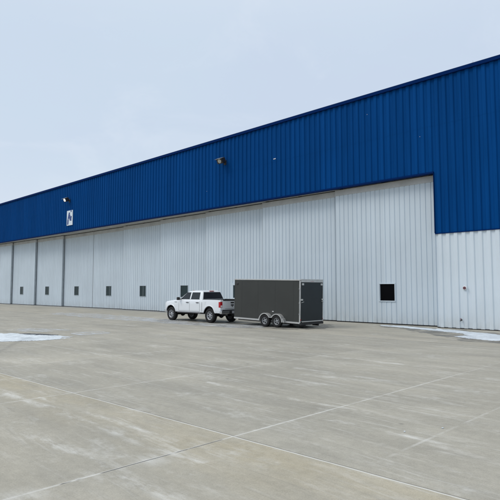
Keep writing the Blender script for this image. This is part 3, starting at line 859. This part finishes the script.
    for s_ in (F - .12, R_ + .2):
        b = MB(); b.box(s_ - .012, s_ + .012, HW + .0285, HW + .034, z1 - .03, z1 - .018); b.build('marker_light', 'amber', root)
    b = MB(); b.tube([(R_ + .03, HW + .02, .75), (R_ + .03, HW + .02, 2.0)], .012, 6)
    for zz in (.75, 1.3, 2.0): b.box(R_ + .0, R_ + .06, HW + .012, HW + .03, zz - .03, zz + .03)
    b.build('lock_bar', 'galv', root)
    # tongue and jack
    b = MB()
    b.tube([(F - .1, -.55, z0 - .1), (F + 1.05, 0, z0 + .02)], .045, 6); b.tube([(F - .1, .55, z0 - .1), (F + 1.05, 0, z0 + .02)], .045, 6)
    b.box(F + .95, F + 1.27, -.05, .05, z0 + .02, z0 + .13, .01); b.build('tongue', 'black', root)
    b = MB(); b.tube([(F + .75, .10, z0 - .2), (F + .75, .10, z0 + .5)], .03, 8); b.tube([(F + .75, .10, z0 + .5), (F + .75, .24, z0 + .5)], .012, 6); b.build('jack', 'galv', root)
    for xx in (AX + .41, AX - .41):
        b = MB(); b.tube([(xx, -.95, .31), (xx, .95, .31)], .035, 8); b.build('axle', 'black', root)
        for sd in (-1, 1): make_wheel(root, xx, sd * (HW + .12), .312 - xx * math.tan(math.radians(1.25)), .312, .19, .175, sd, 'grey_rim', 5)
    return root
trailer()

# ------------------------------------------------------------------ snow and water
f_ = 525.; H = 1.95; HOR = 289.
pit = math.atan((HOR - 250) / f_); az = math.atan(536 / math.hypot(f_, HOR - 250))
Fv = (-math.cos(az), math.sin(az)); Rv = (math.sin(az), math.cos(az))
def ground_at(px, py):     # measured outlines of the patches, turned into metres on the ground
    a, b_ = px - 250, 250 - py
    u = f_ * math.sin(pit) + b_ * math.cos(pit); g = f_ * math.cos(pit) - b_ * math.sin(pit); k = -H / u
    return ((a * Rv[0] + g * Fv[0]) * k, (a * Rv[1] + g * Fv[1]) * k)
def inside(p, poly):
    c = False; n = len(poly)
    for i in range(n):
        (x1, y1), (x2, y2) = poly[i], poly[i - 1]
        if (y1 > p[1]) != (y2 > p[1]) and p[0] < (x2 - x1) * (p[1] - y1) / (y2 - y1) + x1: c = not c
    return c
def edge_dist(p, poly):
    best = 9; P = Vector(p)
    for i in range(len(poly)):
        a, b_ = Vector(poly[i]), Vector(poly[i - 1]); ab = b_ - a
        t_ = max(0, min(1, (P - a).dot(ab) / max(1e-9, ab.length_squared))); best = min(best, (P - a - ab * t_).length)
    return best
def patch(name, pix, mat, z, step, thick, jit, label, cat, group=None, seed=0):
    poly = [ground_at(*q) for q in pix]
    xs = [p[0] for p in poly]; ys = [p[1] for p in poly]
    ox, oy = (min(xs) + max(xs)) / 2, (min(ys) + max(ys)) / 2
    verts = {}; mb = MB(); V = []; Fc = []
    nx = int((max(xs) - min(xs)) / step) + 3; ny = int((max(ys) - min(ys)) / step) + 3
    val = {}
    for i in range(-1, nx):
        for j in range(-1, ny):
            x, y = min(xs) + i * step, min(ys) + j * step
            nv = Vector((x * .9 + seed, y * .9, 0))
            dx = jit * (noise.noise(nv) + .5 * noise.noise(nv * 3.1) + .3 * noise.noise(nv * 9)); dy = jit * .6 * (noise.noise(nv + Vector((9, 5, 0))) + .5 * noise.noise(nv * 3.3 + Vector((1, 7, 0))))
            q = (x + dx, y + dy)
            sdist = edge_dist(q, poly) * (1 if inside(q, poly) else -1)
            val[(i, j)] = (x, y, sdist)
    for i in range(-1, nx - 1):
        for j in range(-1, ny - 1):
            ks = [(i, j), (i + 1, j), (i + 1, j + 1), (i, j + 1)]
            if sum(val[k][2] for k in ks) < 0: continue
            idx = []
            for k in ks:
                if k not in verts:
                    x, y, s_ = val[k]; hgt = 0
                    if thick: hgt = max(0, min(thick, s_ * .12)) * (.7 + .6 * noise.noise(Vector((x * 3, y * 3, 1))) + .4 * noise.noise(Vector((x * 9, y * 9, 4))))
                    verts[k] = len(V); V.append((x - ox, y - oy, hgt))
                idx.append(verts[k])
            Fc.append(idx)
    mb.add(V, Fc, True)
    o = mb.build(name, mat, None, True); o.location = (ox, oy, z)
    tag(o, label, cat, group)
    return o
patch('melt_puddle', [(18, 333.7), (30, 333.5), (45, 333.9), (59, 334.9), (58, 335.9), (45, 336), (32, 335.4), (20, 334.6)], 'puddle', .004, .05, 0, .2, 'dark puddle of meltwater behind the left snow patch', 'puddle')
patch('snow_patch', [(-40, 334), (0, 333.8), (14, 333.6), (26, 334.6), (42, 335.6), (60, 335.7), (72, 336.6), (66, 338.3), (52, 340.2), (30, 341.3), (0, 341.3), (-40, 341.2)], 'snow', .006, .05, .08, .5, 'white snow patch at the left edge of the apron', 'snow patch', 'patches of old snow')
patch('wet_patch', [(375, 324.6), (400, 325.3), (436, 328.4), (460, 329.5), (500, 333.5), (560, 338), (560, 347), (500, 343.4), (470, 342), (450, 338.5), (425, 333.5), (400, 329.3), (380, 327)], 'wet', .004, .09, 0, .5, 'damp dark concrete round the snow beside the white wall', 'wet patch', 'damp patches')
patch('snow_patch', [(383, 325.2), (400, 326.0), (420, 327.7), (436, 329.3), (455, 330.2), (475, 332.6), (500, 335.0), (560, 340), (560, 345.5), (500, 341.3), (480, 340.5), (463, 338.5), (456, 336.3), (468, 335.2), (455, 333.0), (437, 331.1), (418, 329.3), (400, 327.6), (384, 326.1)], 'snow', .008, .06, .06, .4, 'long thin white snow strip along the foot of the wall at the right', 'snow patch', 'patches of old snow', 3)
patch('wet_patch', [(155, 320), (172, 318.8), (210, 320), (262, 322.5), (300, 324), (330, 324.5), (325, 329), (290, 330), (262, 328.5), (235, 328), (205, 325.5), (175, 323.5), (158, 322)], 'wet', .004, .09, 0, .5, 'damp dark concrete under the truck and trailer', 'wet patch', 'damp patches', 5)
patch('frost_patch', [(135, 317.5), (165, 319), (190, 322.0), (215, 323.8), (238, 324.2), (266, 325.8), (262, 328.6), (238, 328), (205, 326.4), (170, 324.0), (140, 320.5)], 'frost', .012, .08, .0, .5, 'thin white frost beside the truck and trailer wheels', 'frost patch', 'thin frost patches', 7)
patch('frost_patch', [(60, 312.5), (100, 314), (140, 317), (165, 319.5), (150, 321.5), (110, 319.5), (70, 316), (50, 314)], 'frost', .008, .1, 0, .6, 'thin broken frost on the apron left of the truck', 'frost patch', 'thin frost patches', 9)
patch('frost_patch', [(74, 333), (90, 331.6), (112, 332.2), (108, 334.2), (90, 335), (76, 335)], 'frost', .008, .05, 0, .35, 'small smear of frost right of the left snow patch', 'frost patch', 'thin frost patches', 11)
patch('frost_patch', [(8, 329.5), (30, 328.6), (60, 329), (75, 330.5), (50, 331.8), (20, 331.6)], 'frost', .008, .07, 0, .35, 'thin frost smear behind the dark puddle', 'frost patch', 'thin frost patches', 13)

for i_, (qx, qy, rr) in enumerate(((404.5, 432, .013), (442.5, 428.5, .015))):
    gx, gy = ground_at(qx, qy); bm = bmesh.new(); bmesh.ops.create_icosphere(bm, subdivisions=2, radius=rr)
    for v in bm.verts:
        v.co *= 1 + .35 * noise.noise(v.co * 40 + Vector((i_ * 5, 0, 0))); v.co.z = max(-.006, v.co.z * .6)
    b = MB(); b.frombm(bm, True); o = b.build('snow_clump', 'snow', None, True); o.location = (gx, gy, .008)
    tag(o, ['small white snow clump, left one of the two on the open concrete', 'small white snow clump, right one of the two on the open concrete'][i_], 'snow clump', 'snow clumps on the concrete')

# ------------------------------------------------------------------ world, sun
w_ = bpy.data.worlds.new('World'); sc.world = w_; w_.use_nodes = True
t = NT(w_.node_tree); nt = w_.node_tree
for n_ in list(nt.nodes): nt.nodes.remove(n_)
sun_dir = Vector((-.45, -.62, .85)).normalized()      # towards the sun
el = math.asin(sun_dir.z); rotz = math.atan2(sun_dir.x, sun_dir.y)
sky = t.n('ShaderNodeTexSky', sky_type='NISHITA'); sky.sun_disc = False
sky.sun_elevation = el; sky.sun_rotation = rotz; sky.dust_density = 3
bg1 = t.n('ShaderNodeBackground'); t.put(bg1.inputs[0], sky.outputs[0]); bg1.inputs[1].default_value = .08
co = t.n('ShaderNodeTexCoord').outputs['Generated']
sp = t.n('ShaderNodeSeparateXYZ'); t.put(sp.inputs[0], co)
up = sp.outputs[2]
c1 = t.mix(t.rng(up, .0, .32, 0, 1, True), (.75, .835, .935), (.625, .725, .875))
c2 = t.mix(t.rng(up, .40, .95, 0, 1, True), c1, (1.30, 1.30, 1.28))
flat = t.comb(t.m('DIVIDE', sp.outputs[0], t.m('ADD', t.m('ABSOLUTE', up), .25)), t.m('DIVIDE', sp.outputs[1], t.m('ADD', t.m('ABSOLUTE', up), .25)))
cl = t.noise(flat, 1.1, 6, .55, .4)
c3 = t.mix(t.rng(cl, .38, .66, 0, .8, True), c2, t.mix(.5, c2, (.66, .79, .90)))
c3 = t.mix(t.rng(t.noise(t.mapping(flat, loc=(3, 8, 0)), 2.3, 6, .6, .5), .5, .72, 0, .30, True), c3, (.80, .87, .97))
bg2 = t.n('ShaderNodeBackground'); t.put(bg2.inputs[0], c3); bg2.inputs[1].default_value = 1.0
mx = t.n('ShaderNodeMixShader'); mx.inputs[0].default_value = .93
nt.links.new(bg1.outputs[0], mx.inputs[1]); nt.links.new(bg2.outputs[0], mx.inputs[2])
out = t.n('ShaderNodeOutputWorld'); nt.links.new(mx.outputs[0], out.inputs[0])

sl = bpy.data.lights.new('sun', 'SUN'); sl.energy = 1.0; sl.angle = math.radians(22); sl.color = (1.0, .955, .88)
so = bpy.data.objects.new('sun', sl); COL.objects.link(so)
so.rotation_euler = (-sun_dir).to_track_quat('-Z', 'Y').to_euler()

# ------------------------------------------------------------------ camera
cd = bpy.data.cameras.new('camera'); cam = bpy.data.objects.new('camera', cd); COL.objects.link(cam)
cd.sensor_width = 36; cd.sensor_height = 36; cd.lens = 36 * f_ / 500.; cd.clip_end = 8000; cd.clip_start = .05
cam.location = (0, 0, H); cam.rotation_euler = (PI / 2 + pit, 0, PI / 2 - az)
sc.camera = cam
sc.view_settings.view_transform = 'Standard'; sc.view_settings.look = 'None'
sc.view_settings.exposure = 0; sc.view_settings.gamma = 1
sc.view_settings.use_curve_mapping = False
sc.render.resolution_x = sc.render.resolution_y = 1024
